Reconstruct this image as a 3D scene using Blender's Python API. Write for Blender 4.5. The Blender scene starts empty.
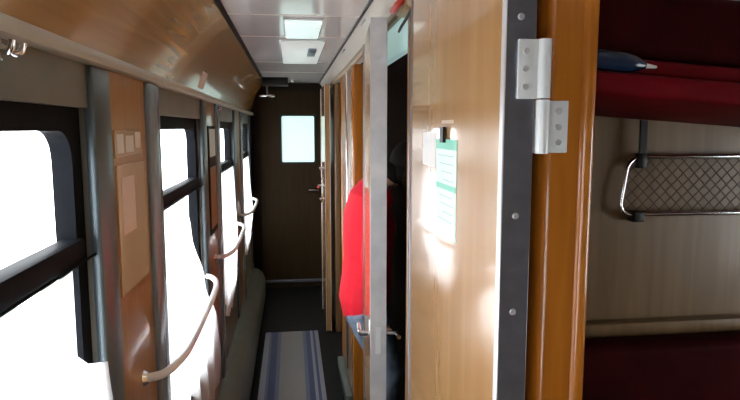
import bpy, bmesh, math, random
from mathutils import Vector, Matrix
random.seed(4)
PI = math.pi
scn = bpy.context.scene
COL = scn.collection
R = math.radians

# ------------------------------------------------------------------ materials
def new_mat(name):
    m = bpy.data.materials.new(name); m.use_nodes = True
    nt = m.node_tree
    return m, nt, nt.nodes['Principled BSDF']

def plain(name, c, rough=.5, metal=0., coat=0., noise=0., nscale=12., bump=0., spec=.35):
    m, nt, b = new_mat(name)
    b.inputs['Base Color'].default_value = (*c, 1)
    b.inputs['Roughness'].default_value = rough
    b.inputs['Metallic'].default_value = metal
    b.inputs['Coat Weight'].default_value = coat
    b.inputs['Coat Roughness'].default_value = .08
    b.inputs['Specular IOR Level'].default_value = spec
    if noise or bump:
        tc = nt.nodes.new('ShaderNodeTexCoord')
        n = nt.nodes.new('ShaderNodeTexNoise'); n.inputs['Scale'].default_value = nscale
        n.inputs['Detail'].default_value = 5
        nt.links.new(tc.outputs['Object'], n.inputs['Vector'])
        if noise:
            r = nt.nodes.new('ShaderNodeValToRGB')
            r.color_ramp.elements[0].position = .3; r.color_ramp.elements[1].position = .7
            r.color_ramp.elements[0].color = (*[max(0, v*(1-noise)) for v in c], 1)
            r.color_ramp.elements[1].color = (*[min(1, v*(1+noise)) for v in c], 1)
            nt.links.new(n.outputs['Fac'], r.inputs['Fac'])
            nt.links.new(r.outputs['Color'], b.inputs['Base Color'])
        if bump:
            bp = nt.nodes.new('ShaderNodeBump'); bp.inputs['Strength'].default_value = bump
            bp.inputs['Distance'].default_value = .004
            nt.links.new(n.outputs['Fac'], bp.inputs['Height'])
            nt.links.new(bp.outputs['Normal'], b.inputs['Normal'])
    return m

def wood(name, c1, c2, rough=.3, coat=.4, scale=(30, 30, 1.6), ripple=0.):
    m, nt, b = new_mat(name)
    tc = nt.nodes.new('ShaderNodeTexCoord')
    mp = nt.nodes.new('ShaderNodeMapping'); mp.inputs['Scale'].default_value = scale
    n = nt.nodes.new('ShaderNodeTexNoise'); n.inputs['Scale'].default_value = 1.5
    n.inputs['Detail'].default_value = 6; n.inputs['Distortion'].default_value = .6
    r = nt.nodes.new('ShaderNodeValToRGB')
    r.color_ramp.elements[0].position = .32; r.color_ramp.elements[1].position = .68
    r.color_ramp.elements[0].color = (*c1, 1); r.color_ramp.elements[1].color = (*c2, 1)
    nt.links.new(tc.outputs['Object'], mp.inputs['Vector'])
    nt.links.new(mp.outputs['Vector'], n.inputs['Vector'])
    nt.links.new(n.outputs['Fac'], r.inputs['Fac'])
    nt.links.new(r.outputs['Color'], b.inputs['Base Color'])
    b.inputs['Roughness'].default_value = rough
    b.inputs['Coat Weight'].default_value = coat
    b.inputs['Specular IOR Level'].default_value = .5 if coat else .12
    b.inputs['Coat Roughness'].default_value = .06
    if ripple:
        n2 = nt.nodes.new('ShaderNodeTexNoise'); n2.inputs['Scale'].default_value = 5.
        nt.links.new(tc.outputs['Object'], n2.inputs['Vector'])
        bp = nt.nodes.new('ShaderNodeBump'); bp.inputs['Strength'].default_value = ripple
        bp.inputs['Distance'].default_value = .01
        nt.links.new(n2.outputs['Fac'], bp.inputs['Height'])
        nt.links.new(bp.outputs['Normal'], b.inputs['Normal'])
        nt.links.new(bp.outputs['Normal'], b.inputs['Coat Normal'])
    return m

def glow(name, c, s):
    m, nt, b = new_mat(name)
    b.inputs['Base Color'].default_value = (*c, 1)
    b.inputs['Emission Color'].default_value = (*c, 1)
    b.inputs['Emission Strength'].default_value = s
    b.inputs['Roughness'].default_value = .3
    return m

M = {}
M['valance'] = wood('valance_wood', (.37, .19, .045), (.50, .26, .07), .24, .6, (24, 1.4, 24), .025)
M['pillar'] = wood('pillar_wood', (.37, .175, .045), (.48, .24, .068), .28, .4)
M['post'] = wood('post_wood', (.40, .125, .010), (.52, .18, .018), .24, .5)
M['laminate'] = wood('door_laminate', (.39, .205, .075), (.455, .25, .10), .2, .7, (16, 16, 1.2), .05)
M['wall'] = wood('wall_laminate', (.22, .115, .05), (.30, .165, .075), .3, .3)
M['cabin'] = wood('cabin_laminate', (.150, .092, .040), (.20, .126, .058), .36, .08, (22, 22, 1.2))
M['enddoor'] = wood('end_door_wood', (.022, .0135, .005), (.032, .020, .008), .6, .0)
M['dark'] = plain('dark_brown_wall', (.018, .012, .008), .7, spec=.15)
M['header'] = plain('grey_header', (.165, .16, .135), .4, noise=.15, nscale=6)
M['ceiling'] = plain('pale_ceiling', (.78, .78, .78), .16, coat=.4, noise=.04, nscale=3, spec=.6)
M['cove'] = plain('cream_cove', (.74, .70, .62), .3, coat=.2)
M['mould'] = plain('tan_moulding', (.36, .26, .15), .4)
M['rubber'] = plain('black_rubber', (.012, .013, .016), .35)
M['wframe'] = plain('dark_window_frame', (.0055, .0065, .009), .6, spec=.06)
M['wpost'] = plain('blue_grey_metal', (.095, .125, .14), .28, metal=.3)
M['wpost_lit'] = plain('lit_blue_grey_metal', (.25, .31, .36), .26, metal=.4)  # lighter copy of the post metal; highlight on left posts put into colour
M['rail'] = plain('grey_rail', (.50, .45, .37), .35, metal=.1)
M['chrome'] = plain('chrome', (.82, .83, .85), .12, metal=1.)
M['steel'] = plain('brushed_steel', (.32, .355, .43), .3, metal=.88, noise=.1, nscale=40)
M['bright_steel'] = plain('polished_steel', (.90, .92, .95), .34, metal=.55, noise=.2, nscale=9)
M['rail_steel'] = plain('pale_rail_steel', (.80, .80, .82), .3, metal=.25)
M['hinge'] = plain('pale_painted_steel', (.82, .86, .86), .3, metal=.1)
M['screw'] = plain('screw_steel', (.75, .76, .78), .35, metal=.6)
M['floor'] = plain('dark_floor', (.009, .0085, .008), .7, spec=.15, noise=.3, nscale=20)
M['duct'] = plain('grey_green_paint', (.12, .15, .135), .35, noise=.12, nscale=9)
M['white'] = plain('white_paper', (.78, .77, .74), .5)
M['pink'] = plain('pinkish_paper', (.80, .66, .58), .4)
M['teal_paper'] = plain('pale_green_paper', (.62, .84, .74), .4)
M['teal_band'] = plain('green_print', (.20, .56, .42), .5)
M['ink'] = plain('grey_print', (.36, .50, .46), .5)
M['sheet'] = plain('beige_laminated_sheet', (.78, .60, .43), .14, coat=.7)
M['black'] = plain('black_plastic', (.012, .012, .012), .4)
M['red_vinyl'] = plain('red_vinyl', (.15, .002, .006), .6, noise=.15, nscale=8, bump=.2, spec=.12)
M['maroon'] = plain('maroon_vinyl', (.030, .0012, .002), .7, noise=.25, nscale=7, bump=.3, spec=.06)
M['navy'] = plain('navy_nylon', (.012, .025, .06), .25, coat=.35)
M['net'] = plain('brown_net_cord', (.085, .05, .022), .7)
M['redpaint'] = plain('red_paint', (.48, .04, .02), .3, coat=.3)
M['shirt'] = plain('red_knit', (.83, .014, .035), .8, noise=.1, nscale=14, bump=.8)
M['jeans'] = plain('blue_denim', (.19, .25, .33), .85, noise=.35, nscale=18, bump=.15)
M['skin'] = plain('skin', (.60, .36, .26), .5)
M['hair'] = plain('dark_hair', (.008, .006, .005), .75, bump=.5, nscale=60, spec=.1)
M['shoe'] = plain('dark_shoe', (.03, .028, .026), .5)
M['eye'] = plain('eye_white', (.75, .72, .68), .2)
M['lip'] = plain('lip', (.45, .16, .14), .45)

M['bedding'] = plain('pale_bedding', (.60, .57, .55), .8, noise=.05, bump=.2)
M['snow'] = plain('snowy_ground', (.86, .85, .85), .9, noise=.04, nscale=.3)
M['lamp'] = glow('lamp_diffuser', (.80, 1., .98), .60)
M['lamp2'] = glow('dim_lamp_diffuser', (.86, .95, .92), .25)
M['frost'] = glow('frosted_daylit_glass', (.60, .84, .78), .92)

M['teal_panel'] = glow('teal_transom_glow', (.42, .62, .61), .55)  # emission added so the shaded panel over the doorway looks pale
def mk_glass():
    m = bpy.data.materials.new('window_glass'); m.use_nodes = True
    nt = m.node_tree; nt.nodes.clear()
    o = nt.nodes.new('ShaderNodeOutputMaterial'); mx = nt.nodes.new('ShaderNodeMixShader')
    t = nt.nodes.new('ShaderNodeBsdfTransparent'); g = nt.nodes.new('ShaderNodeBsdfGlossy')
    g.inputs['Roughness'].default_value = .02
    mx.inputs[0].default_value = .05
    nt.links.new(t.outputs[0], mx.inputs[1]); nt.links.new(g.outputs[0], mx.inputs[2])
    nt.links.new(mx.outputs[0], o.inputs[0])
    return m
M['glass'] = mk_glass()

def mk_cloth():
    m = bpy.data.materials.new('thin_white_curtain'); m.use_nodes = True
    nt = m.node_tree; nt.nodes.clear()
    o = nt.nodes.new('ShaderNodeOutputMaterial'); mx = nt.nodes.new('ShaderNodeMixShader')
    t = nt.nodes.new('ShaderNodeBsdfTranslucent'); d = nt.nodes.new('ShaderNodeBsdfDiffuse')
    t.inputs['Color'].default_value = (.93, .93, .95, 1); d.inputs['Color'].default_value = (.9, .9, .92, 1)
    mx.inputs[0].default_value = .35
    nt.links.new(t.outputs[0], mx.inputs[1]); nt.links.new(d.outputs[0], mx.inputs[2])
    nt.links.new(mx.outputs[0], o.inputs[0])
    return m
M['curtain'] = mk_cloth()

def mk_runner():
    m, nt, b = new_mat('striped_runner')
    tc = nt.nodes.new('ShaderNodeTexCoord'); sx = nt.nodes.new('ShaderNodeSeparateXYZ')
    mr = nt.nodes.new('ShaderNodeMapRange')
    mr.inputs['From Min'].default_value = -.21; mr.inputs['From Max'].default_value = .21
    r = nt.nodes.new('ShaderNodeValToRGB'); r.color_ramp.interpolation = 'CONSTANT'
    pale, blue, mid, grey = (.27, .29, .33), (.06, .08, .16), (.13, .15, .22), (.24, .235, .225)
    stops = [(0, pale), (.09, mid), (.13, blue), (.24, mid), (.30, grey), (.70, mid), (.76, blue),
             (.84, pale), (.89, blue), (.93, pale)]
    e = r.color_ramp.elements
    e[0].position, e[0].color = 0, (*pale, 1)
    e[1].position, e[1].color = stops[1][0], (*stops[1][1], 1)
    for p, c in stops[2:]:
        x = e.new(p); x.color = (*c, 1)
    n = nt.nodes.new('ShaderNodeTexNoise'); n.inputs['Scale'].default_value = 90
    mixn = nt.nodes.new('ShaderNodeMixRGB'); mixn.blend_type = 'MULTIPLY'; mixn.inputs[0].default_value = .35
    nt.links.new(tc.outputs['Object'], sx.inputs[0]); nt.links.new(sx.outputs['X'], mr.inputs[0])
    nt.links.new(mr.outputs[0], r.inputs[0]); nt.links.new(tc.outputs['Object'], n.inputs['Vector'])
    nt.links.new(r.outputs[0], mixn.inputs[1]); nt.links.new(n.outputs['Color'], mixn.inputs[2])
    nt.links.new(mixn.outputs[0], b.inputs['Base Color'])
    b.inputs['Roughness'].default_value = .9
    return m
M['runner'] = mk_runner()

# ------------------------------------------------------------------ mesh helpers
def BM(): return bmesh.new()

def box(bm, x0, x1, y0, y1, z0, z1, bev=0., seg=2):
    b = bmesh.new()
    bmesh.ops.create_cube(b, size=1)
    for v in b.verts:
        v.co = Vector(((x0+x1)/2 + v.co.x*(x1-x0), (y0+y1)/2 + v.co.y*(y1-y0), (z0+z1)/2 + v.co.z*(z1-z0)))
    if bev: bmesh.ops.bevel(b, geom=b.edges[:], offset=bev, segments=seg, profile=.5, affect='EDGES')
    merge(bm, b); return bm

def merge(bm, b, mat=None):
    if mat is not None: b.transform(mat)
    me = bpy.data.meshes.new('t'); b.to_mesh(me); b.free()
    bm.from_mesh(me); bpy.data.meshes.remove(me)

def frame_of(t):
    t = t.normalized()
    u = Vector((0, 0, 1)) if abs(t.z) < .9 else Vector((1, 0, 0))
    a = t.cross(u).normalized(); return a, a.cross(t).normalized()

def smooth_path(pts, n=6):
    pts = [Vector(p) for p in pts]; out = []
    for i in range(len(pts)-1):
        p0, p1, p2, p3 = pts[max(i-1, 0)], pts[i], pts[i+1], pts[min(i+2, len(pts)-1)]
        for k in range(n):
            t = k/n
            out.append(.5*((2*p1) + (p2-p0)*t + (2*p0-5*p1+4*p2-p3)*t*t + (3*p1-p0-3*p2+p3)*t**3))
    out.append(pts[-1]); return out

def tube(bm, pts, r, n=10, closed=False):
    pts = [Vector(p) for p in pts]; L = len(pts)
    rs = r if isinstance(r, (list, tuple)) else [r]*L
    rings = []
    up = None
    for i, p in enumerate(pts):
        if closed: t = pts[(i+1) % L]-pts[i-1]
        else: t = pts[min(i+1, L-1)]-pts[max(i-1, 0)]
        t.normalize()
        if up is None: a, b = frame_of(t)
        else:
            a = (up - t*up.dot(t))
            a = a.normalized() if a.length > 1e-6 else frame_of(t)[0]
            b = a.cross(t).normalized()
        up = a
        rings.append([bm.verts.new(p + (a*math.cos(2*PI*k/n)+b*math.sin(2*PI*k/n))*rs[i]) for k in range(n)])
    for i in range(L if closed else L-1):
        A, B = rings[i], rings[(i+1) % L]
        for k in range(n): bm.faces.new((A[k], A[(k+1) % n], B[(k+1) % n], B[k]))
    if not closed:
        bm.faces.new(rings[0][::-1]); bm.faces.new(rings[-1])
    bmesh.ops.recalc_face_normals(bm, faces=bm.faces[:])
    return bm

def prism_y(bm, prof, y0, y1):
    """closed profile of (x, z) points swept along y"""
    A = [bm.verts.new((x, y0, z)) for x, z in prof]; B = [bm.verts.new((x, y1, z)) for x, z in prof]
    n = len(prof)
    for k in range(n): bm.faces.new((A[k], A[(k+1) % n], B[(k+1) % n], B[k]))
    bm.faces.new(A[::-1]); bm.faces.new(B)
    bmesh.ops.recalc_face_normals(bm, faces=bm.faces[:]); return bm

def cyl(bm, p, q, r, n=16, r2=None):
    return tube(bm, [p, q], [r, r if r2 is None else r2], n)

def ball(bm, c, rx, ry=None, rz=None, mat=None):
    b = bmesh.new(); bmesh.ops.create_uvsphere(b, u_segments=20, v_segments=12, radius=1)
    s = Matrix.Diagonal((rx, ry or rx, rz or rx, 1))
    merge(bm, b, Matrix.Translation(c) @ (mat or Matrix()) @ s)

def loft(bm, rings, n=20):
    """rings: (centre, a-vector, b-vector) ellipses"""
    RR = []
    for c, a, b in rings:
        c, a, b = Vector(c), Vector(a), Vector(b)
        RR.append([bm.verts.new(c + a*math.cos(2*PI*k/n) + b*math.sin(2*PI*k/n)) for k in range(n)])
    for A, B in zip(RR, RR[1:]):
        for k in range(n): bm.faces.new((A[k], A[(k+1) % n], B[(k+1) % n], B[k]))
    bm.faces.new(RR[0][::-1]); bm.faces.new(RR[-1])
    bmesh.ops.recalc_face_normals(bm, faces=bm.faces[:]); return bm

def smooth(me, ang=40):
    for p in me.polygons: p.use_smooth = True
    try: me.set_sharp_from_angle(angle=R(ang))
    except Exception: pass

def obj(name, bm, m, parent=None, sm=True, base=True):
    me = bpy.data.meshes.new(name)
    bmesh.ops.recalc_face_normals(bm, faces=bm.faces[:])
    off = Vector((0, 0, 0))
    if base and bm.verts:
        lo = [min(v.co[i] for v in bm.verts) for i in range(3)]
        hi = [max(v.co[i] for v in bm.verts) for i in range(3)]
        off = Vector(((lo[0]+hi[0])/2, (lo[1]+hi[1])/2, lo[2]))
        bm.transform(Matrix.Translation(-off))
    bm.to_mesh(me); bm.free()
    if sm: smooth(me)
    me.materials.append(m)
    o = bpy.data.objects.new(name, me); COL.objects.link(o)
    o.location = off
    if parent is not None:
        o.parent = parent
        if parent.get('_w'): o.location = off - Vector(parent['_w'])
    o['_w'] = list(off)
    return o

def struct(name, bm, m, label=None, cat=None, sm=True):
    o = obj(name, bm, m, None, sm); o['kind'] = 'structure'
    if label: o['label'] = label
    if cat: o['category'] = cat
    return o

def tag(o, label, cat, group=None):
    o['label'] = label; o['category'] = cat
    if group: o['group'] = group
    return o

def empty(name, loc, label, cat, group=None):
    o = bpy.data.objects.new(name, None); COL.objects.link(o); o.location = loc
    o.empty_display_size = .1; o['_w'] = list(loc)
    return tag(o, label, cat, group)

# ------------------------------------------------------------------ setting: key sizes
XL, XR = -.40, .34           # corridor wall faces
Y0, Y1 = -2.9, 6.2
OUT = 2.35                   # outer wall of the compartments

b = BM(); box(b, -.52, OUT+.1, Y0-.1, Y1+.1, -.06, 0)
struct('floor', b, M['floor'], 'dark corridor floor', 'floor')
b = BM(); box(b, -.255, .30, Y0, Y1, 2.10, 2.16)
struct('ceiling', b, M['ceiling'], 'glossy pale grey corridor ceiling', 'ceiling')
b = BM(); box(b, .38, OUT+.1, Y0, Y1, 2.24, 2.30)
box(b, .30, .38, Y0, Y1, 2.16, 2.30)
struct('ceiling_compartments', b, M['cove'], 'ceiling over the compartments', 'ceiling')
b = BM()
for y in (-.4, 1.05, 2.5, 3.08, 4.25, 5.0):
    box(b, -.255, .285, y-.006, y+.006, 2.0985, 2.1005)
struct('trim_1', b, M['cove'], 'thin metal joints across the pale ceiling', 'trim')
# black seam along the right edge of the ceiling
b = BM(); box(b, .283, .293, Y0, Y1, 2.094, 2.104)
struct('trim_2', b, M['rubber'], 'black seam along the right edge of the ceiling', 'trim')
# cream cove and tan moulding over the doors
b = BM(); prism_y(b, [(.292, 2.10), (.315, 2.072), (.335, 2.02), (.34, 1.995), (.38, 1.995), (.38, 2.16), (.292, 2.16)], Y0, Y1)
struct('trim_3', b, M['cove'], 'cream cove between ceiling and compartment doors', 'trim')
b = BM(); prism_y(b, [(.322, 2.004), (.330, 2.02), (.342, 2.02), (.342, 1.985), (.330, 1.985), (.322, 1.992)], 1.40, Y1)
struct('trim_4', b, M['mould'], 'tan moulding along the top of the compartment wall', 'trim')
# left: curved wooden valance, grey rail below it
prof = [(-.405, 1.80), (-.385, 1.86), (-.355, 1.94), (-.315, 2.02), (-.272, 2.075), (-.25, 2.10), (-.25, 2.16), (-.46, 2.16), (-.46, 1.80)]
b = BM(); prism_y(b, prof, Y0, Y1)
struct('trim_5', b, M['valance'], 'glossy brown wooden valance curving from windows to ceiling', 'trim')
b = BM(); box(b, -.41, -.372, Y0, Y1, 1.775, 1.802, .006)
struct('trim_6', b, M['rail'], 'grey rail along the lower edge of the wooden valance', 'trim')
b = BM(); prism_y(b, [(-.262, 2.088), (-.242, 2.096), (-.242, 2.104), (-.262, 2.104)], Y0, Y1)
struct('trim_7', b, M['dark'], 'dark bead between valance and pale ceiling', 'trim')

# left wall: header band, lower wall, solid ends
NW = [(-1, -2.65), (0, -1.15), (1, .35), (2, 1.85), (3, 3.35), (4, 4.85)]   # hole starts, hole width .92
HW, HZ0, HZ1 = .92, .66, 1.69
b = BM()
box(b, -.455, XL, Y0, Y1, HZ1, 1.80)
box(b, -.455, XL, Y0, Y1, 0, HZ0)
edges = [Y0] + [v for _, y in NW for v in (y, y+HW)] + [Y1]
for i in range(0, len(edges), 2): box(b, -.455, XL, edges[i], edges[i+1], HZ0, HZ1)
struct('wall_left', b, M['header'], 'grey window wall on the left', 'wall', sm=False)
# wooden pillar panels between windows
tn = 8
for i, (k, y) in enumerate(NW[1:] + [(5, 6.35)]):
    a, c = y-.455, y-.135
    if k == 5: a, c = 5.89, 6.2
    b = BM(); box(b, XL-.002, XL+.006, a, c, .30, 1.776)
    struct('trim_%d' % tn, b, M['pillar'] if k < 5 else M['dark'], 'orange brown wooden panel between two windows', 'panel'); tn += 1
# grey green heating duct along the bottom of the left wall
b = BM(); prism_y(b, [(-.40, 0), (-.275, 0), (-.275, .17), (-.30, .235), (-.345, .27), (-.40, .28)], Y0, 5.9)
struct('baseboard_left', b, M['duct'], 'grey green heating duct cover along the left wall', 'baseboard')
b = BM(); box(b, .285, .34, .86, 1.70, 0, .13, .008); box(b, .30, .34, 3.41, 4.05, 0, .06, .008); box(b, .30, .34, 5.4, 6.15, 0, .13, .008)
struct('baseboard_right', b, M['duct'], 'grey green kick strip along the compartment wall', 'baseboard')

# windows
def rrect(y0, y1, z0, z1, r, n=6):
    P = []
    for cy, cz, a0 in ((y1-r, z1-r, 0), (y0+r, z1-r, 90), (y0+r, z0+r, 180), (y1-r, z0+r, 270)):
        for k in range(n+1):
            a = R(a0+90*k/n); P.append((cy+r*math.cos(a), cz+r*math.sin(a)))
    return P

def ring_frame(bm, outer, inner, x0, x1):
    n = len(outer)
    V = [[bm.verts.new((x, y, z)) for y, z in P] for x, P in ((x0, outer), (x1, outer), (x1, inner), (x0, inner))]
    for i in range(4):
        A, B = V[i], V[(i+1) % 4]
        for k in range(n): bm.faces.new((A[k], A[(k+1) % n], B[(k+1) % n], B[k]))

for k, y in NW:
    ya, yb = y, y+HW
    f = BM()
    ring_frame(f, rrect(ya, yb, HZ0, HZ1, .004), rrect(ya+.02, yb-.052, HZ0+.04, 1.645, .06), -.456, -.418)
    w = struct('window_%d' % (k+2), f, M['wframe'], 'corridor window with dark rounded frame', 'window')
    f = BM(); box(f, -.452, -.408, ya+.03, yb-.03, 1.385, 1.435, .008)
    obj('window_bar', f, M['wframe'], w)
    g = BM(); box(g, -.447, -.443, ya+.03, yb-.03, HZ0+.03, 1.66)
    obj('window_pane', g, M['glass'], w)
    for s, (a, c, pr) in enumerate(((ya-.135, ya-.012, .022), (yb-.002, yb+.115, .012))):
        f = BM(); box(f, XL-.01, XL+pr, a, c, .29, 1.774, min(.013, pr*.45), 3)
        obj('window_post', f, M['wpost_lit' if s == 0 else 'wpost'], w)
    f = BM(); box(f, XL-.01, XL+.02, ya, yb, HZ0-.03, HZ0, .005)
    obj('window_sill', f, M['wpost'], w)

# ------------------------------------------------------------------ right side walls
b = BM()
for a, c in ((Y0, .08), (.86, 1.70), (3.38, 4.06), (4.80, Y1)): box(b, XR, .38, a, c, 0, 1.995)
struct('wall_right', b, M['wall'], 'brown laminate compartment wall on the right', 'wall', sm=False)
b = BM(); box(b, -.52, OUT+.1, Y0-.06, Y0, 0, 2.3); struct('wall_back', b, M['dark'], 'corridor end behind the viewer', 'wall')
b = BM()
box(b, -.52, -.295, Y1, Y1+.05, 0, 2.3); box(b, .312, .38, Y1, Y1+.05, 0, 2.3); box(b, -.295, .312, Y1, Y1+.05, 2.0, 2.3)
box(b, .38, OUT+.1, Y1, Y1+.05, 0, 2.3)
struct('wall_front', b, M['dark'], 'dark end wall of the corridor', 'wall', sm=False)
# outer wall of compartments with the window of the near one
CW0, CW1, CZ0, CZ1 = -.1, .80, .85, 1.70
b = BM()
box(b, OUT, OUT+.08, Y0, CW0, 0, 2.3); box(b, OUT, OUT+.08, CW1, Y1, 0, 2.3)
box(b, OUT, OUT+.08, CW0, CW1, 0, CZ0); box(b, OUT, OUT+.08, CW0, CW1, CZ1, 2.3)
struct('wall_outer', b, M['cabin'], 'outer wall of the compartments', 'wall', sm=False)
f = BM(); ring_frame(f, rrect(CW0, CW1, CZ0, CZ1, .004), rrect(CW0+.04, CW1-.04, CZ0+.04, CZ1-.04, .05), OUT+.01, OUT+.06)
w = struct('window_7', f, M['wframe'], 'compartment window', 'window')
g = BM(); box(g, OUT+.033, OUT+.037, CW0+.02, CW1-.02, CZ0+.02, CZ1-.02); obj('window_pane', g, M['glass'], w)
# partitions
b = BM(); box(b, .38, OUT, 1.50, 1.53, 0, 2.24); struct('wall_partition', b, M['cabin'], 'tan laminate partition inside the near compartment', 'wall')
b = BM(); box(b, .38, OUT, -.45, -.42, 0, 2.24); struct('wall_near', b, M['cabin'], 'partition behind the viewer', 'wall')
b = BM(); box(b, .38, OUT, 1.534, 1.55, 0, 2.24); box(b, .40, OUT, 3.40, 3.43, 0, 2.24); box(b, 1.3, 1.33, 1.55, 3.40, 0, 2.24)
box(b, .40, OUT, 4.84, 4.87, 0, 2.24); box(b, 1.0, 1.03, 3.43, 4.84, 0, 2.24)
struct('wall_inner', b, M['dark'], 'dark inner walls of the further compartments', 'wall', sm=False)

# door posts (jambs)
def post(n, y0, y1, x0=.33, x1=.405, m='post', lab='orange wooden door post'):
    b = BM(); box(b, x0, x1, y0, y1, 0, 1.995 if x0 > .325 else 2.0, .010, 3)
    return struct('trim_%d' % n, b, M[m], lab, 'door post')
pp = post(20, .77, .86, .338, .402, lab='wide orange varnished door post beside the hinged door')
b = BM(); tube(b, [(.396, .776, 0), (.396, .776, 1.995)], .012, 20); obj('edge_bead', b, M['post'], pp)
post(21, .02, .10)
post(22, 1.70, 1.74, .335, .385, 'wall')
post(23, 2.45, 2.55, .335, .38)
post(24, 3.30, 3.39, .335, .405, lab='orange wooden door post behind the person in red')
post(25, 4.06, 4.10, .335, .385)
post(26, 4.72, 4.80, .335, .385, 'wall')
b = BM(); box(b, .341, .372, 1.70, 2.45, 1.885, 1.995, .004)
struct('trim_27', b, M['teal_panel'], 'glossy pale teal panel with added glow over the dark doorway', 'panel')
# chrome strip on wall between person and next door
b = BM(); box(b, .328, .345, 3.62, 3.66, .14, 1.985, .004); struct('trim_28', b, M['chrome'], 'narrow chrome strip on the compartment wall', 'trim')

# ------------------------------------------------------------------ doors
def door(name, hinge, ang, width, label, thick=.036, z1=1.98, lever_z=.98, inner='laminate', face='laminate'):
    """local frame: hinge at origin, leaf runs along -y; corridor face at x=0, inner face at x=+thick"""
    t = thick
    b = BM(); box(b, 0, t, -width, 0, .02, z1)
    d = obj(name, b, M[face], None, base=False); d['kind'] = 'structure'; tag(d, label, 'door')
    d['_w'] = [0, 0, 0]
    parts = []
    def P(nm, bm, m, par=None): parts.append(obj(nm, bm, M[m], par or d, base=False)); return parts[-1]
    # steel edging wraps both vertical edges
    for yy, s in ((-width, -1), (0, 1)):
        e = BM()
        box(e, -.003, t+.003, min(yy, yy+.004*s), max(yy, yy+.004*s), .02, z1, .001, 1)
        box(e, -.003, 0, min(yy, yy-.018*s), max(yy, yy-.018*s), .02, z1)
        box(e, t, t+.003, min(yy, yy-.018*s), max(yy, yy-.018*s), .02, z1)
        P('edge_strip', e, 'steel')
    return d, P

# near door folded back flat against the wall: hinge edge towards the viewer
DX, DT, DYN, DYF = .274, .036, .750, 1.362
b = BM(); box(b, DX, DX+DT, DYN+.004, DYF, .02, 1.985)
d1 = struct('door_1', b, M['laminate'], 'tan laminate door swung open against the wall, steel edged', 'door')
e = BM(); box(e, DX-.002, DX+DT+.002, DYN, DYN+.004, .02, 1.985, .0008, 1)
es = obj('edge_strip', e, M['steel'], d1)
e = BM(); box(e, DX-.0035, DX, DYN, DYN+.014, .02, 1.985, .0012, 1)
obj('corner_strip', e, M['bright_steel'], d1)
e = BM(); box(e, DX-.003, DX+DT+.003, DYF, DYF+.004, .02, 1.985, .001, 1)
obj('edge_strip', e, M['steel'], d1)
for z in (1.79, 1.535, 1.405, 1.06, .75):
    e = BM(); cyl(e, (DX+.017, DYN+.001, z), (DX+.017, DYN-.0025, z), .0048, 14, .0038); obj('screw', e, M['screw'], d1)
e = BM()                                # lower small lever near the free edge
cyl(e, (DX, 1.30, .98), (DX-.03, 1.30, .98), .008); tube(e, smooth_path([(DX-.028, 1.30, .98), (DX-.03, 1.27, .98), (DX-.03, 1.20, .98)]), .007)
obj('handle', e, M['chrome'], d1)
# hinge: upper knuckle and leaf on the door edge, lower ones on the post
HZ = 1.687
h = BM(); box(h, DX+.013, DX+.046, DYN-.005, DYN-.0005, HZ, HZ+.075, .0015)
hl = obj('hinge_leaf', h, M['hinge'], d1)
for z in (HZ+.015, HZ+.038, HZ+.06):
    s = BM(); cyl(s, (DX+.023, DYN-.004, z), (DX+.023, DYN-.007, z), .004, 12); obj('screw', s, M['screw'], hl)
h = BM(); cyl(h, (DX+.048, DYN-.004, HZ+.001), (DX+.048, DYN-.004, HZ+.075), .0085, 20)
obj('hinge_knuckle', h, M['hinge'], d1)
h = BM(); cyl(h, (DX+.048, DYN-.004, HZ-.07), (DX+.048, DYN-.004, HZ-.001), .0085, 20)
box(h, DX+.045, DX+.092, .764, .7698, HZ-.07, HZ-.001, .0015)
hp = tag(obj('post_hinge', h, M['hinge'], None), 'pale steel lower hinge half screwed to the orange door post', 'hinge')
for z in (HZ-.056, HZ-.036, HZ-.015):
    s = BM(); cyl(s, (DX+.078, .7645, z), (DX+.078, .761, z), .0042, 12); obj('screw', s, M['screw'], hp)

def swing(d, loc, ang):
    d.location = loc; d.rotation_euler = (0, 0, ang)

# door of the next compartment, ajar, steel free edge to the viewer
d2, P = door('door_2', None, 0, .61, 'door standing ajar, its steel edge and lever handle facing the viewer', .044)
e = BM(); box(e, -.004, .048, -.6175, -.614, .02, 1.98, .001, 1); P('edge_cover', e, 'bright_steel')
e = BM(); box(e, -.006, 0, -.575, -.535, .93, 1.03, .002); cyl(e, (-.004, -.555, .98), (-.035, -.555, .98), .008)
tube(e, smooth_path([(-.034, -.555, .98), (-.036, -.53, .98), (-.036, -.45, .975)]), .007); P('lever', e, 'chrome')
e = BM(); box(e, .044, .05, -.575, -.535, .93, 1.03, .002); cyl(e, (.046, -.56, .98), (.088, -.56, .98), .008)
tube(e, smooth_path([(.084, -.56, .98), (.088, -.57, .98), (.090, -.60, .98)]), .007); P('lever', e, 'chrome')
e = BM(); box(e, .012, .032, -.6195, -.617, .93, 1.02, .001, 1); P('lock_plate', e, 'hinge')
swing(d2, (.294, 2.445, 0), -math.atan2(.050, .61))

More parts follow.
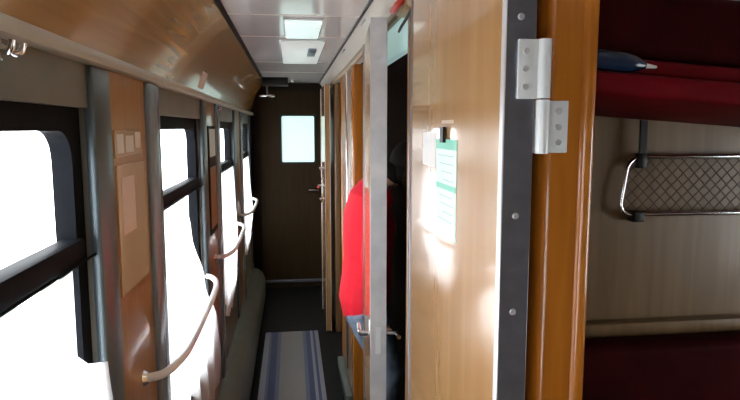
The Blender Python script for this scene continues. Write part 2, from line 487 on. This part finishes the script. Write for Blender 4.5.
# further door folded back flat against the wall
G0 = 4.70
b = BM(); box(b, .262, .302, G0, G0+.61, .02, 1.985)
d3 = struct('door_3', b, M['laminate'], 'further tan door folded back against the wall near the corridor end', 'door')
e = BM(); box(e, .260, .304, G0-.004, G0, .02, 1.985, .001, 1); obj('edge_strip', e, M['laminate'], d3)
for x in (.2605, .3005):
    e = BM(); box(e, x-.0025, x+.0025, G0-.007, G0-.0035, .02, 1.985, .001, 1); obj('corner_strip', e, M['bright_steel'], d3)
e = BM(); box(e, .2585, .262, G0+.596, G0+.614, .02, 1.985, .001, 1); obj('edge_strip', e, M['bright_steel'], d3)
e = BM(); box(e, .256, .262, G0+.50, G0+.56, 1.00, 1.22, .002); cyl(e, (.262, G0+.53, 1.15), (.222, G0+.53, 1.15), .011)
tube(e, [(.222, G0+.545, 1.15), (.222, G0+.41, 1.15)], .010); obj('lever', e, M['chrome'], d3)
for z in (1.03, 1.30):
    e = BM(); cyl(e, (.262, G0+.555, z), (.238, G0+.555, z), .013, 14); obj('knob', e, M['chrome'], d3)

# end door
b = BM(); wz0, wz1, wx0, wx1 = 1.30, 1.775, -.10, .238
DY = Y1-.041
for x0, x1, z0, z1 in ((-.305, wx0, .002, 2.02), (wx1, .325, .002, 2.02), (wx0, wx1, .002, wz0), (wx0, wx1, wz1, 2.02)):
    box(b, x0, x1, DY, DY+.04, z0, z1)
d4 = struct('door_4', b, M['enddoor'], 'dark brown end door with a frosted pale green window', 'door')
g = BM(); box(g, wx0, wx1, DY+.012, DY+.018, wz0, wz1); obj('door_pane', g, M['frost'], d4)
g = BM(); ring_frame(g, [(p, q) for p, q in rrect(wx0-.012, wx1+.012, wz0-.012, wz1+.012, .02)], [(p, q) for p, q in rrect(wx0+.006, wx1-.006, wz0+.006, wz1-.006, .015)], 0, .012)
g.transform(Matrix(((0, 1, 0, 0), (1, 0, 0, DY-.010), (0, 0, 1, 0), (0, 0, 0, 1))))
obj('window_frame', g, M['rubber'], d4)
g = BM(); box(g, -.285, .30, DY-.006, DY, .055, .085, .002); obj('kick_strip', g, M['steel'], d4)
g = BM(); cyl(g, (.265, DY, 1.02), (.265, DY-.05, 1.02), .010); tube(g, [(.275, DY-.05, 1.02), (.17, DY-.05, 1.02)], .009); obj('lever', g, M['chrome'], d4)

# ------------------------------------------------------------------ things in the corridor
b = BM(); box(b, -.21, .21, -2.6, 4.76, .0, .008, .003)
r_ = obj('carpet_runner', b, M['runner'], None); r_.location.x = -.018
tag(r_, 'blue and grey striped carpet runner lying along the dark corridor floor', 'carpet')

# curtains, lower half of each window
def curtain(ya, yb, prof, label, seed):
    """prof: (z, y_right, x_bulge) from top to bottom"""
    rnd = random.Random(seed); ph = rnd.random()*6
    b = BM(); N, K = 44, 26
    def interp(z):
        for (z0, a0, c0), (z1, a1, c1) in zip(prof, prof[1:]):
            if z <= z0 and z >= z1:
                t = (z0-z)/(z0-z1); t = t*t*(3-2*t); return a0+(a1-a0)*t, c0+(c1-c0)*t
        return prof[-1][1], prof[-1][2]
    zt, zb = prof[0][0], prof[-1][0]
    G = []
    for i in range(K+1):
        z = zt+(zb-zt)*i/K; yr, bul = interp(z); row = []
        for j in range(N+1):
            u = j/N; y = ya+(yr-ya)*u
            amp = .006+.010*i/K
            x = -.398 + bul*(.35+.65*u) + amp*(1-.75*u)*math.sin(u*34+ph+.5*math.sin(3*i/K)) + .002*(1-u)*math.sin(u*71+ph)
            zz = z + (.012*math.sin(u*9+ph) if i == K else 0)
            row.append(b.verts.new((x, y, zz)))
        G.append(row)
    for i in range(K):
        for j in range(N): b.faces.new((G[i][j], G[i][j+1], G[i+1][j+1], G[i+1][j]))
    root = empty('curtain', (-.39, (ya+yb)/2, zb), label, 'curtain', 'white half curtains on the corridor windows')
    obj('curtain_cloth', b, M['curtain'], root)
    r = BM(); tube(r, [(-.401, ya-.03, zt+.002), (-.401, yb+.03, zt+.002)], .003); obj('curtain_rod', r, M['wframe'], root)
    return root
curtain(.37, 1.25, [(1.392, 1.13, 0), (1.22, 1.13, .0), (1.16, 1.27, .012), (.95, 1.30, .02), (.55, 1.33, .03)], 'white half curtain on the nearest window, left edge of the photo', 1)
curtain(1.87, 2.75, [(1.392, 2.30, 0), (1.25, 2.38, .005), (1.0, 2.58, .02), (.75, 2.80, .04), (.56, 2.84, .045), (.44, 2.80, .04)], 'white half curtain on the second window, behind the nearest chrome handrail', 2)
curtain(3.37, 4.25, [(1.392, 4.22, 0), (1.2, 4.2, .01), (.95, 4.10, .03), (.72, 3.85, .04), (.58, 3.6, .03)], 'white half curtain on the third window from the viewer, gathered below', 3)
curtain(4.87, 5.75, [(1.392, 5.70, 0), (1.2, 5.7, .01), (.9, 5.55, .04), (.70, 5.3, .03), (.62, 5.15, .02)], 'white half curtain on the farthest window, beside the dark end door', 4)

# handrails
def handrail(y, label):
    a, c, z = y-.27, y+.84, .995
    root = empty('handrail', (-.39, (a+c)/2, z), label, 'handrail', 'chrome handrails under the corridor windows')
    b = BM()
    tube(b, smooth_path([(-.394, a, z), (-.352, a+.02, z), (-.326, a+.10, z), (-.312, a+.25, z), (-.312, c-.35, z), (-.324, c-.14, z), (-.358, c-.03, z), (-.394, c, z)], 8), .0115, 14)
    obj('rail', b, M['rail_steel'], root)
    for yy in (a, c):
        b = BM(); cyl(b, (-.395, yy, z), (-.384, yy, z), .022, 18, .016); obj('mount', b, M['chrome'], root)
handrail(.35, 'chrome handrail under the nearest window, mostly below the picture')
handrail(1.85, 'chrome handrail in front of the second curtain, nearest one seen')
handrail(3.35, 'chrome handrail in front of the third curtain from the viewer')
handrail(4.85, 'chrome handrail in front of the farthest curtain')

# coat hooks under the grey rail
def hook(y, z, label, s=1.):
    root = empty('coat_hook', (XL, y, z), label, 'coat hook', 'coat hooks under the valance')
    b = BM(); box(b, XL-.001, XL+.008, y-.022*s, y+.022*s, z-.004, z+.034*s, .003); obj('back_plate', b, M['chrome'], root)
    for k in (-1, 1):
        b = BM(); tube(b, smooth_path([(XL+.006, y+k*.010*s, z+.02*s), (XL+.025*s, y+k*.013*s, z+.008*s), (XL+.036*s, y+k*.017*s, z+.010*s), (XL+.040*s, y+k*.018*s, z+.024*s)]), .0055*s, 10)
        obj('prong', b, M['chrome'], root)
hook(.885, 1.745, 'chrome coat hook above the nearest window', .9)
hook(3.29, 1.742, 'small chrome coat hook beside the third window', .8)

# notices on the pillars
b = BM(); box(b, XL+.006, XL+.010, 1.415, 1.675, 1.26, 1.565, .001, 1)
t = tag(obj('notice', b, M['sheet'], None), 'glossy beige laminated notice on the wooden panel beside the nearest window', 'notice')
b = BM(); box(b, XL+.0101, XL+.0112, 1.44, 1.555, 1.40, 1.535); obj('paper_sheet', b, M['pink'], t)
b = BM(); box(b, XL+.006, XL+.011, 1.41, 1.64, 1.583, 1.645, .0012, 1)
t = tag(obj('sign', b, M['sheet'], None), 'small pale sign above the beige notice on the wooden panel', 'sign')
for y0, y1, z0, z1 in ((1.418, 1.47, 1.592, 1.636), (1.49, 1.56, 1.592, 1.632), (1.578, 1.63, 1.60, 1.64)):
    b = BM(); box(b, XL+.0111, XL+.012, y0, y1, z0, z1); obj('paper_label', b, M['white'], t)
b = BM(); box(b, XL+.006, XL+.012, 2.93, 3.19, 1.13, 1.66, .0015, 1)
t = tag(obj('notice_board', b, M['dark'], None), 'narrow framed notice board on the wooden panel past the second window', 'notice board')
b = BM(); box(b, XL+.0121, XL+.0132, 2.955, 3.165, 1.51, 1.645); obj('upper_sheet', b, M['teal_paper'], t)
b = BM(); box(b, XL+.0121, XL+.0132, 2.955, 3.165, 1.16, 1.46); obj('lower_sheet', b, M['pillar'], t)
# pale tag on the valance
b = BM(); prism_y(b, [(-.3975, 1.824), (-.396, 1.824), (-.3685, 1.905), (-.370, 1.906)], 2.70, 2.86)
tag(obj('paper_tag', b, M['pink'], None), 'small upright pinkish tag stuck on the brown wooden valance', 'tag')

# notice on the near door
FX = DX
def on_door(y0, y1, z0, z1, d0, d1): 
    b = BM(); box(b, FX-d1, FX-d0, y0, y1, z0, z1); return b
t = tag(obj('notice', on_door(.975, 1.115, 1.455, 1.63, -.0005, .0012), M['teal_paper'], None), 'pale green printed notice hanging from a clip on the near tan door', 'notice')
obj('header_band', on_door(.975, 1.115, 1.612, 1.63, .0012, .0016), M['teal_band'], t)
obj('middle_band', on_door(.975, 1.115, 1.540, 1.550, .0012, .0016), M['teal_band'], t)
for i in range(9):
    z = 1.602-i*.0145
    if abs(z-1.544) < .009: continue
    obj('text_line', on_door(.99+.004*(i % 3), 1.10-.012*((i*5) % 4), z-.002, z, .0012, .0015), M['ink'], t)
b = on_door(1.045, 1.068, 1.624, 1.652, .0012, .007)
tag(obj('paper_clip', b, M['black'], None), 'small black clip holding the pale green notice', 'clip')
t = tag(obj('white_patch', on_door(1.125, 1.235, 1.575, 1.642, -.0005, .0008), M['white'], None), 'small white patch on the tan door left of the green notice', 'white_patch')  # plain white rectangle on the door face beside the notice
t = tag(obj('label_strip', on_door(1.0, 1.08, 1.658, 1.664, -.0005, .0008), M['sheet'], None), 'thin pale printed strip above the green notice', 'label')

# ceiling lamps and fittings
def lamp(x0, x1, y0, y1, m, label):
    root = empty('ceiling_lamp', ((x0+x1)/2, (y0+y1)/2, 2.10), label, 'ceiling lamp')
    b = BM(); box(b, x0-.008, x1+.008, y0-.01, y1+.01, 2.092, 2.0998, .003); obj('lamp_base', b, M['ceiling'], root)
    b = BM(); box(b, x0, x1, y0, y1, 2.080, 2.0925, .005); obj('diffuser', b, M[m], root)
    return root
lamp(-.018, .135, 2.57, 3.01, 'lamp', 'bright rectangular lamp on the pale corridor ceiling')
l2 = lamp(-.045, .180, 3.16, 4.16, 'lamp2', 'dimmer longer lamp panel behind the bright ceiling lamp')
b = BM(); box(b, .10, .145, 3.35, 3.62, 2.066, 2.081, .003); obj('latch', b, M['steel'], l2)

def cove_pt(z):   # surface of the right cove
    P = [(.34, 1.995), (.335, 2.02), (.315, 2.072), (.292, 2.10)]
    for (x0, z0), (x1, z1) in zip(P, P[1:]):
        if z0 <= z <= z1: return x0+(x1-x0)*(z-z0)/(z1-z0)
def vent(y, z, label):
    x = cove_pt(z)
    root = empty('vent_grille', (x, y, z), label, 'vent', 'small vents on the cream cove')
    a = Matrix.Translation((x, y, z)) @ Matrix.Rotation(R(39), 4, 'Y')
    b = BM(); box(b, -.003, .001, -.05, .05, -.013, .013, .001, 1); b.transform(a); obj('vent_frame', b, M['steel'], root)
    b = BM()
    for k in (-1, 0, 1): box(b, -.004, -.0028, -.043, .043, k*.007-.002, k*.007+.002)
    b.transform(a); obj('slot', b, M['black'], root)
vent(2.52, 2.084, 'small dark vent on the cream cove nearest the viewer')
vent(3.45, 2.084, 'small dark vent on the cream cove farther along')

# red emergency handle on the cove with its dark cable
root = empty('emergency_handle', (.325, 1.76, 1.99), 'red emergency pull handle under the cream cove over the doors', 'emergency handle')
b = BM(); box(b, .318, .342, 1.69, 1.81, 1.975, 2.018, .004); obj('housing', b, M['mould'], root)
b = BM(); tube(b, smooth_path([(.320, 1.70, 2.005), (.303, 1.705, 1.995), (.298, 1.75, 1.985), (.303, 1.795, 1.995), (.320, 1.80, 2.005)]), .010); obj('handle', b, M['redpaint'], root)
b = BM(); tube(b, smooth_path([(.335, 1.56, 2.02), (.330, 1.60, 1.985), (.328, 1.68, 1.962), (.330, 1.80, 1.950), (.340, 1.9, 1.950)]), .0045)
tag(obj('cable', b, M['black'], None), 'thin black cable looping below the red emergency handle', 'cable')

# fittings by the end door
b = BM(); box(b, -.52, OUT+.1, Y1+.9, Y1+.95, 0, 2.3); box(b, -.52, -.47, Y1+.05, Y1+.9, 0, 2.3); box(b, .40, .45, Y1+.05, Y1+.9, 0, 2.3); box(b, -.52, .45, Y1+.05, Y1+.95, 2.3, 2.35); box(b, -.52, .45, Y1+.05, Y1+.95, -.06, 0)
struct('wall_vestibule_blocker', b, M['dark'], 'unseen dark vestibule shell added behind the end door against light leaks', 'wall', sm=False)  # unseen shell, added to block light leaking around the end door
root = empty('wall_lamp', (-.20, 5.55, 1.93), 'small chrome lamp on a dark box near the corridor end', 'wall lamp')
b = BM(); box(b, -.25, -.02, 5.50, 5.68, 2.03, 2.0995, .006); obj('housing', b, M['black'], root)
b = BM(); cyl(b, (-.21, 5.55, 2.03), (-.21, 5.55, 1.945), .008); obj('stem', b, M['steel'], root)
b = BM(); ball(b, (-.21, 5.54, 1.935), .072, .05, .016); obj('shade', b, M['chrome'], root)
b = BM(); ball(b, (0, 0, 0), .022, .022, .016, None); b.transform(Matrix.Translation((.02, 5.75, 2.089)))
tag(obj('ceiling_button', b, M['chrome'], None), 'tiny round chrome fitting on the ceiling before the end door', 'ceiling fitting')

# ------------------------------------------------------------------ near compartment
root = empty('upper_berth', (.46, 1.2, 1.68), 'red vinyl upper berth carrying maroon bedding in the near compartment', 'berth')
tl = Matrix.Translation((.46, 0, 1.708)) @ Matrix.Rotation(R(4.0), 4, 'Y')
b = BM(); box(b, 0, 1.86, .90, 1.495, -.004, .034, .012, 3); b.transform(tl); obj('berth_board', b, M['red_vinyl'], root)
b = BM(); box(b, .0, 1.86, .965, 1.49, .0645, .185, .03, 4); b.transform(tl); obj('mattress', b, M['maroon'], root)
b = BM(); box(b, 0, 1.86, .945, 1.493, .0345, .064, .01, 3); b.transform(tl); obj('blanket', b, M['red_vinyl'], root)
b = BM(); box(b, .02, .9, 1.02, 1.47, .1855, .215, .012, 3); b.transform(tl)
tag(obj('folded_sheet', b, M['bedding'], None), 'pale folded sheet on top of the maroon bedding of the upper berth', 'bedding')
b = BM()
P = [Vector(p) for p in ((-.02, .920, .0515), (.04, .920, .0515), (.068, .920, .0510), (.090, .920, .050), (.104, .920, .049))]
P = [tl @ p for p in P]
tube(b, smooth_path(P, 4), [.0165]*9+[.016, .015, .0135, .0118, .010, .0085, .0068, .0055], 18)
u = tag(obj('folded_umbrella', b, M['navy'], None), 'dark blue rolled umbrella with pale tip lying on the upper berth edge', 'umbrella')
b = BM(); tube(b, [tl @ Vector((.102, .92, .049)), tl @ Vector((.124, .92, .0485))], [.0045, .002], 10); obj('tip', b, M['white'], u)

# net shelf folded against the partition
sx0, sx1, sz0, sz1, sy = .855, 1.85, 1.422, 1.575, 1.474
root = empty('net_shelf', (sx0, sy, sz0), 'chrome framed net shelf on the tan wall under the upper berth', 'shelf')
b = BM()
loop = [(x, sy, z) for x, z in rrect(sx0, sx1, sz0, sz1, .035, 7)]
loop = [(x + (.022*(z-sz0)/(sz1-sz0) if x < sx0+.2 else 0), y, z) for x, y, z in loop]
tube(b, loop, .0065, 12, closed=True); obj('rim', b, M['chrome'], root)
b = BM()
Wd, Hd, st = sx1-sx0, sz1-sz0, .032
k = -Hd
while k < Wd:
    for sgn in (1, -1):
        x0 = sx0+k; zA, zB = (sz0, sz1) if sgn == 1 else (sz1, sz0)
        p, q = Vector((x0, sy, zA)), Vector((x0+Hd, sy, zB))
        lo, hi = sx0+.018, sx1-.01
        if q.x <= lo or p.x >= hi: continue
        d = q-p
        if p.x < lo: p = p+d*((lo-p.x)/d.x); d = q-p
        if q.x > hi: q = p+d*((hi-p.x)/d.x)
        if (q-p).length > .01: tube(b, [p, q], .0014, 5)
    k += st
obj('net', b, M['net'], root)
b = BM(); box(b, .900, .920, sy-.011, sy-.004, 1.548, 1.670, .001, 1); box(b, .897, .923, sy-.012, sy+.01, 1.545, 1.585, .003); obj('hanging_strap', b, M['black'], root)
b = BM(); box(b, .893, .925, sy-.012, sy+.024, 1.402, 1.43, .004); obj('bracket', b, M['black'], root)
b = BM(); box(b, 1.75, 1.78, sy-.012, sy+.024, 1.402, 1.43, .004); obj('bracket', b, M['black'], root)

b = BM(); box(b, .38, OUT, 1.462, 1.50, 1.09, 1.128, .006)
struct('trim_30', b, M['cabin'], 'tan ledge between the partition and the maroon berth back', 'trim')
root = empty('lower_berth', (1.4, 1.25, 0), 'dark maroon lower berth with tall backrest in the near compartment', 'berth')
b = BM(); box(b, .46, 2.33, .95, 1.49, .40, .50, .03, 4); obj('seat', b, M['maroon'], root)
b = BM(); box(b, .44, 2.33, 1.37, 1.46, .50, 1.10, .025, 4); obj('backrest', b, M['maroon'], root)
b = BM(); box(b, .46, 2.33, .97, 1.49, 0, .40, .004); obj('base_box', b, M['wall'], root)

# ------------------------------------------------------------------ person in red leaning into the doorway, facing +x
PY = 2.95
def remesh(bm, vox, name, m, parent, it=6):
    me = bpy.data.meshes.new(name); bmesh.ops.recalc_face_normals(bm, faces=bm.faces[:]); bm.to_mesh(me); bm.free()
    o = bpy.data.objects.new(name, me); COL.objects.link(o)
    rm = o.modifiers.new('r', 'REMESH'); rm.mode = 'VOXEL'; rm.voxel_size = vox
    s = o.modifiers.new('s', 'SMOOTH'); s.iterations = it; s.factor = .5
    dg = bpy.context.evaluated_depsgraph_get(); dg.update()
    nm = bpy.data.meshes.new_from_object(o.evaluated_get(dg))
    bpy.data.objects.remove(o)
    nb = bmesh.new(); nb.from_mesh(nm); bpy.data.meshes.remove(nm)
    return obj(name, nb, m, parent)

def ell(c, rx, ry, tilt=0):   # horizontal-ish ring: depth rx along x, half width ry along y
    return (c, (rx*math.cos(tilt), 0, -rx*math.sin(tilt)), (0, ry, 0))
person = empty('person', (.45, PY, 0), 'person in red top and blue jeans leaning into a compartment doorway', 'person')
def torso(bm, g=0.):
    loft(bm, [ell((.345, PY, .71), .085+g, .135+g), ell((.357, PY, .80), .117+g, .158+g, .05), ell((.368, PY, .90), .114+g, .150+g, .1), ell((.374, PY, 1.0), .110+g, .138+g, .1),
              ell((.378, PY, 1.10), .116+g, .148+g, .15), ell((.384, PY, 1.20), .122+g, .165+g, .25), ell((.388, PY, 1.29), .098+g, .165+g, .45), ell((.412, PY, 1.355), .065+g, .11+g, .6), ell((.43, PY, 1.385), .045+g, .06+g, .6)])
def arm(bm, s, g=0., fore=True):
    sh, el, wr = Vector((.405, PY+s*.165, 1.315)), Vector((.365, PY+s*.205, 1.05)), Vector((.40, PY+s*.185, .82))
    P = [sh, sh.lerp(el, .35), sh.lerp(el, .75), el, el.lerp(wr, .3), el.lerp(wr, .7), wr]
    tube(bm, P, [.055+g, .052+g, .043+g, .042+g, .042+g, .034+g, .028+g], 16); ball(bm, sh, .060+g); ball(bm, el, .043+g)
    return wr
def leg(bm, s, g=0., low=False):
    hp, kn, an = Vector((.352, PY+s*.085, .76)), Vector((.47, PY+s*.10, .44)), Vector((.40, PY+s*.10, .085))
    P = [hp, hp.lerp(kn, .3), hp.lerp(kn, .7), kn, kn.lerp(an, .25), kn.lerp(an, .6), an]
    tube(bm, P, [.092+g, .088+g, .070+g, .058+g, .056+g, .045+g, .036+g], 18); ball(bm, kn, .060+g)
    return an
bd = BM(); torso(bd)
for s in (-1, 1):
    wr = arm(bd, s); an = leg(bd, s)
    tube(bd, [an, an+Vector((.02, 0, -.035)), an+Vector((.10, 0, -.05)), an+Vector((.17, 0, -.058))], [.038, .042, .036, .022], 12)
    D, N = Vector((.25, 0, -.968)), Vector((.968, 0, .25))      # hand hangs, fingers curl forward
    hm = Matrix.Rotation(math.atan2(.968, .25), 4, 'Y')
    ball(bd, wr+D*.05, .045, .036, .016, hm)
    for k, (dy, L) in enumerate(((-.030, .062), (-.010, .074), (.010, .078), (.029, .068))):
        p = wr+D*.082+Vector((0, -dy*s, 0))
        tube(bd, smooth_path([p, p+D*L*.45, p+D*L*.8+N*.012, p+D*L*.95+N*.030], 3), .0082, 8)
    p = wr+D*.03+Vector((0, -s*.03, 0)); tube(bd, smooth_path([p, p+D*.03+N*.012+Vector((0, -s*.018, 0)), p+D*.062+N*.022+Vector((0, -s*.02, 0))], 3), .0092, 8)
tube(bd, [(.42, PY, 1.355), (.48, PY, 1.40), (.54, PY, 1.44)], [.056, .052, .056], 16)
HC = Vector((.605, PY, 1.470))
hr = Matrix.Rotation(R(38), 4, 'Y')
ball(bd, HC, .096, .074, .112, hr); ball(bd, HC+Vector((.010, 0, -.060)), .062, .055, .062, hr)
ball(bd, HC+Vector((.074, 0, -.062)), .020, .014, .022, hr)
for s in (-1, 1): ball(bd, HC+Vector((-.01, s*.076, -.015)), .018, .008, .030, hr)
body = remesh(bd, .0055, 'body', M['skin'], person)
for s in (-1, 1):
    e = BM(); ball(e, HC+Vector((.074, s*.030, -.034)), .013); obj('eye', e, M['eye'], person)
e = BM(); ball(e, HC+Vector((.040, 0, -.100)), .012, .024, .008); obj('mouth', e, M['lip'], person)
h = BM(); ball(h, HC+Vector((-.018, 0, .020)), .101, .084, .110, hr); ball(h, HC+Vector((-.060, 0, -.025)),   .060, .076, .085, hr)
ball(h, Vector((.495, PY, 1.425)), .062, .066, .055, Matrix.Rotation(R(60), 4, 'Y'))
for s in (-1, 1): ball(h, HC+Vector((.004, s*.066, -.040)), .066, .026, .095, hr)
obj('hair', h, M['hair'], person)
sh = BM(); torso(sh, .014)
for s in (-1, 1): arm(sh, s, .009)
remesh(sh, .008, 'shirt', M['shirt'], person, 5)
jn = BM()
loft(jn, [ell((.350, PY, .66), .075, .14), ell((.345, PY, .72), .100, .155), ell((.352, PY, .79), .102, .150), ell((.362, PY, .86), .090, .135)])
for s in (-1, 1): leg(jn, s, .011)
remesh(jn, .008, 'jeans', M['jeans'], person, 5)
for s in (-1, 1):
    an = Vector((.40, PY+s*.10, .085)); h = BM()
    loft(h, [((an.x-.055, an.y, .045), (0, .030, 0), (0, 0, .043)), ((an.x-.02, an.y, .055), (0, .042, 0), (0, 0, .053)), ((an.x+.05, an.y, .046), (0, .044, 0), (0, 0, .045)),
             ((an.x+.13, an.y, .034), (0, .046, 0), (0, 0, .033)), ((an.x+.19, an.y, .026), (0, .030, 0), (0, 0, .025))], 18)
    obj('shoe', h, M['shoe'], person)

# ------------------------------------------------------------------ outside, light, camera
b = BM(); box(b, -90, 90, -90, 90, -1.35, -1.25)
struct('ground', b, M['snow'], 'bright snowy ground outside the train', 'ground')
W = bpy.data.worlds.new('overcast'); scn.world = W; W.use_nodes = True
bg = W.node_tree.nodes['Background']; bg.inputs['Color'].default_value = (.93, .97, 1., 1); bg.inputs['Strength'].default_value = 9.

def portal(loc, sx, sy, rot):
    l = bpy.data.lights.new('window_portal', 'AREA'); l.shape = 'RECTANGLE'; l.size = sx; l.size_y = sy
    l.cycles.is_portal = True
    o = bpy.data.objects.new('window_portal', l); COL.objects.link(o); o.location = loc; o.rotation_euler = rot
for k, y in NW: portal((-.47, y+HW/2, (HZ0+HZ1)/2), HZ1-HZ0, HW, (0, -PI/2, 0))
portal((OUT+.09, (CW0+CW1)/2, (CZ0+CZ1)/2), CZ1-CZ0, CW1-CW0, (0, PI/2, 0))

cam = bpy.data.cameras.new('camera'); cam.sensor_width = 36; cam.lens = 600/740*36; cam.clip_start = .01
co = bpy.data.objects.new('camera', cam); COL.objects.link(co)
co.location = (0, 0, 1.65); co.rotation_euler = (R(90)-math.atan(72/600), 0, -math.atan(79/600*math.cos(math.atan(72/600))))
scn.camera = co
for o in bpy.data.objects:
    if '_w' in o: del o['_w']
scn.view_settings.view_transform = 'Standard'; scn.view_settings.look = 'None'
scn.view_settings.gamma = 1; scn.view_settings.use_curve_mapping = False
scn.view_settings.exposure = 0.
scn.cycles.max_bounces = 10; scn.cycles.diffuse_bounces = 6; scn.cycles.glossy_bounces = 4; scn.cycles.transparent_max_bounces = 8
scn.cycles.sample_clamp_indirect = 6
scn.cycles.use_denoising = True
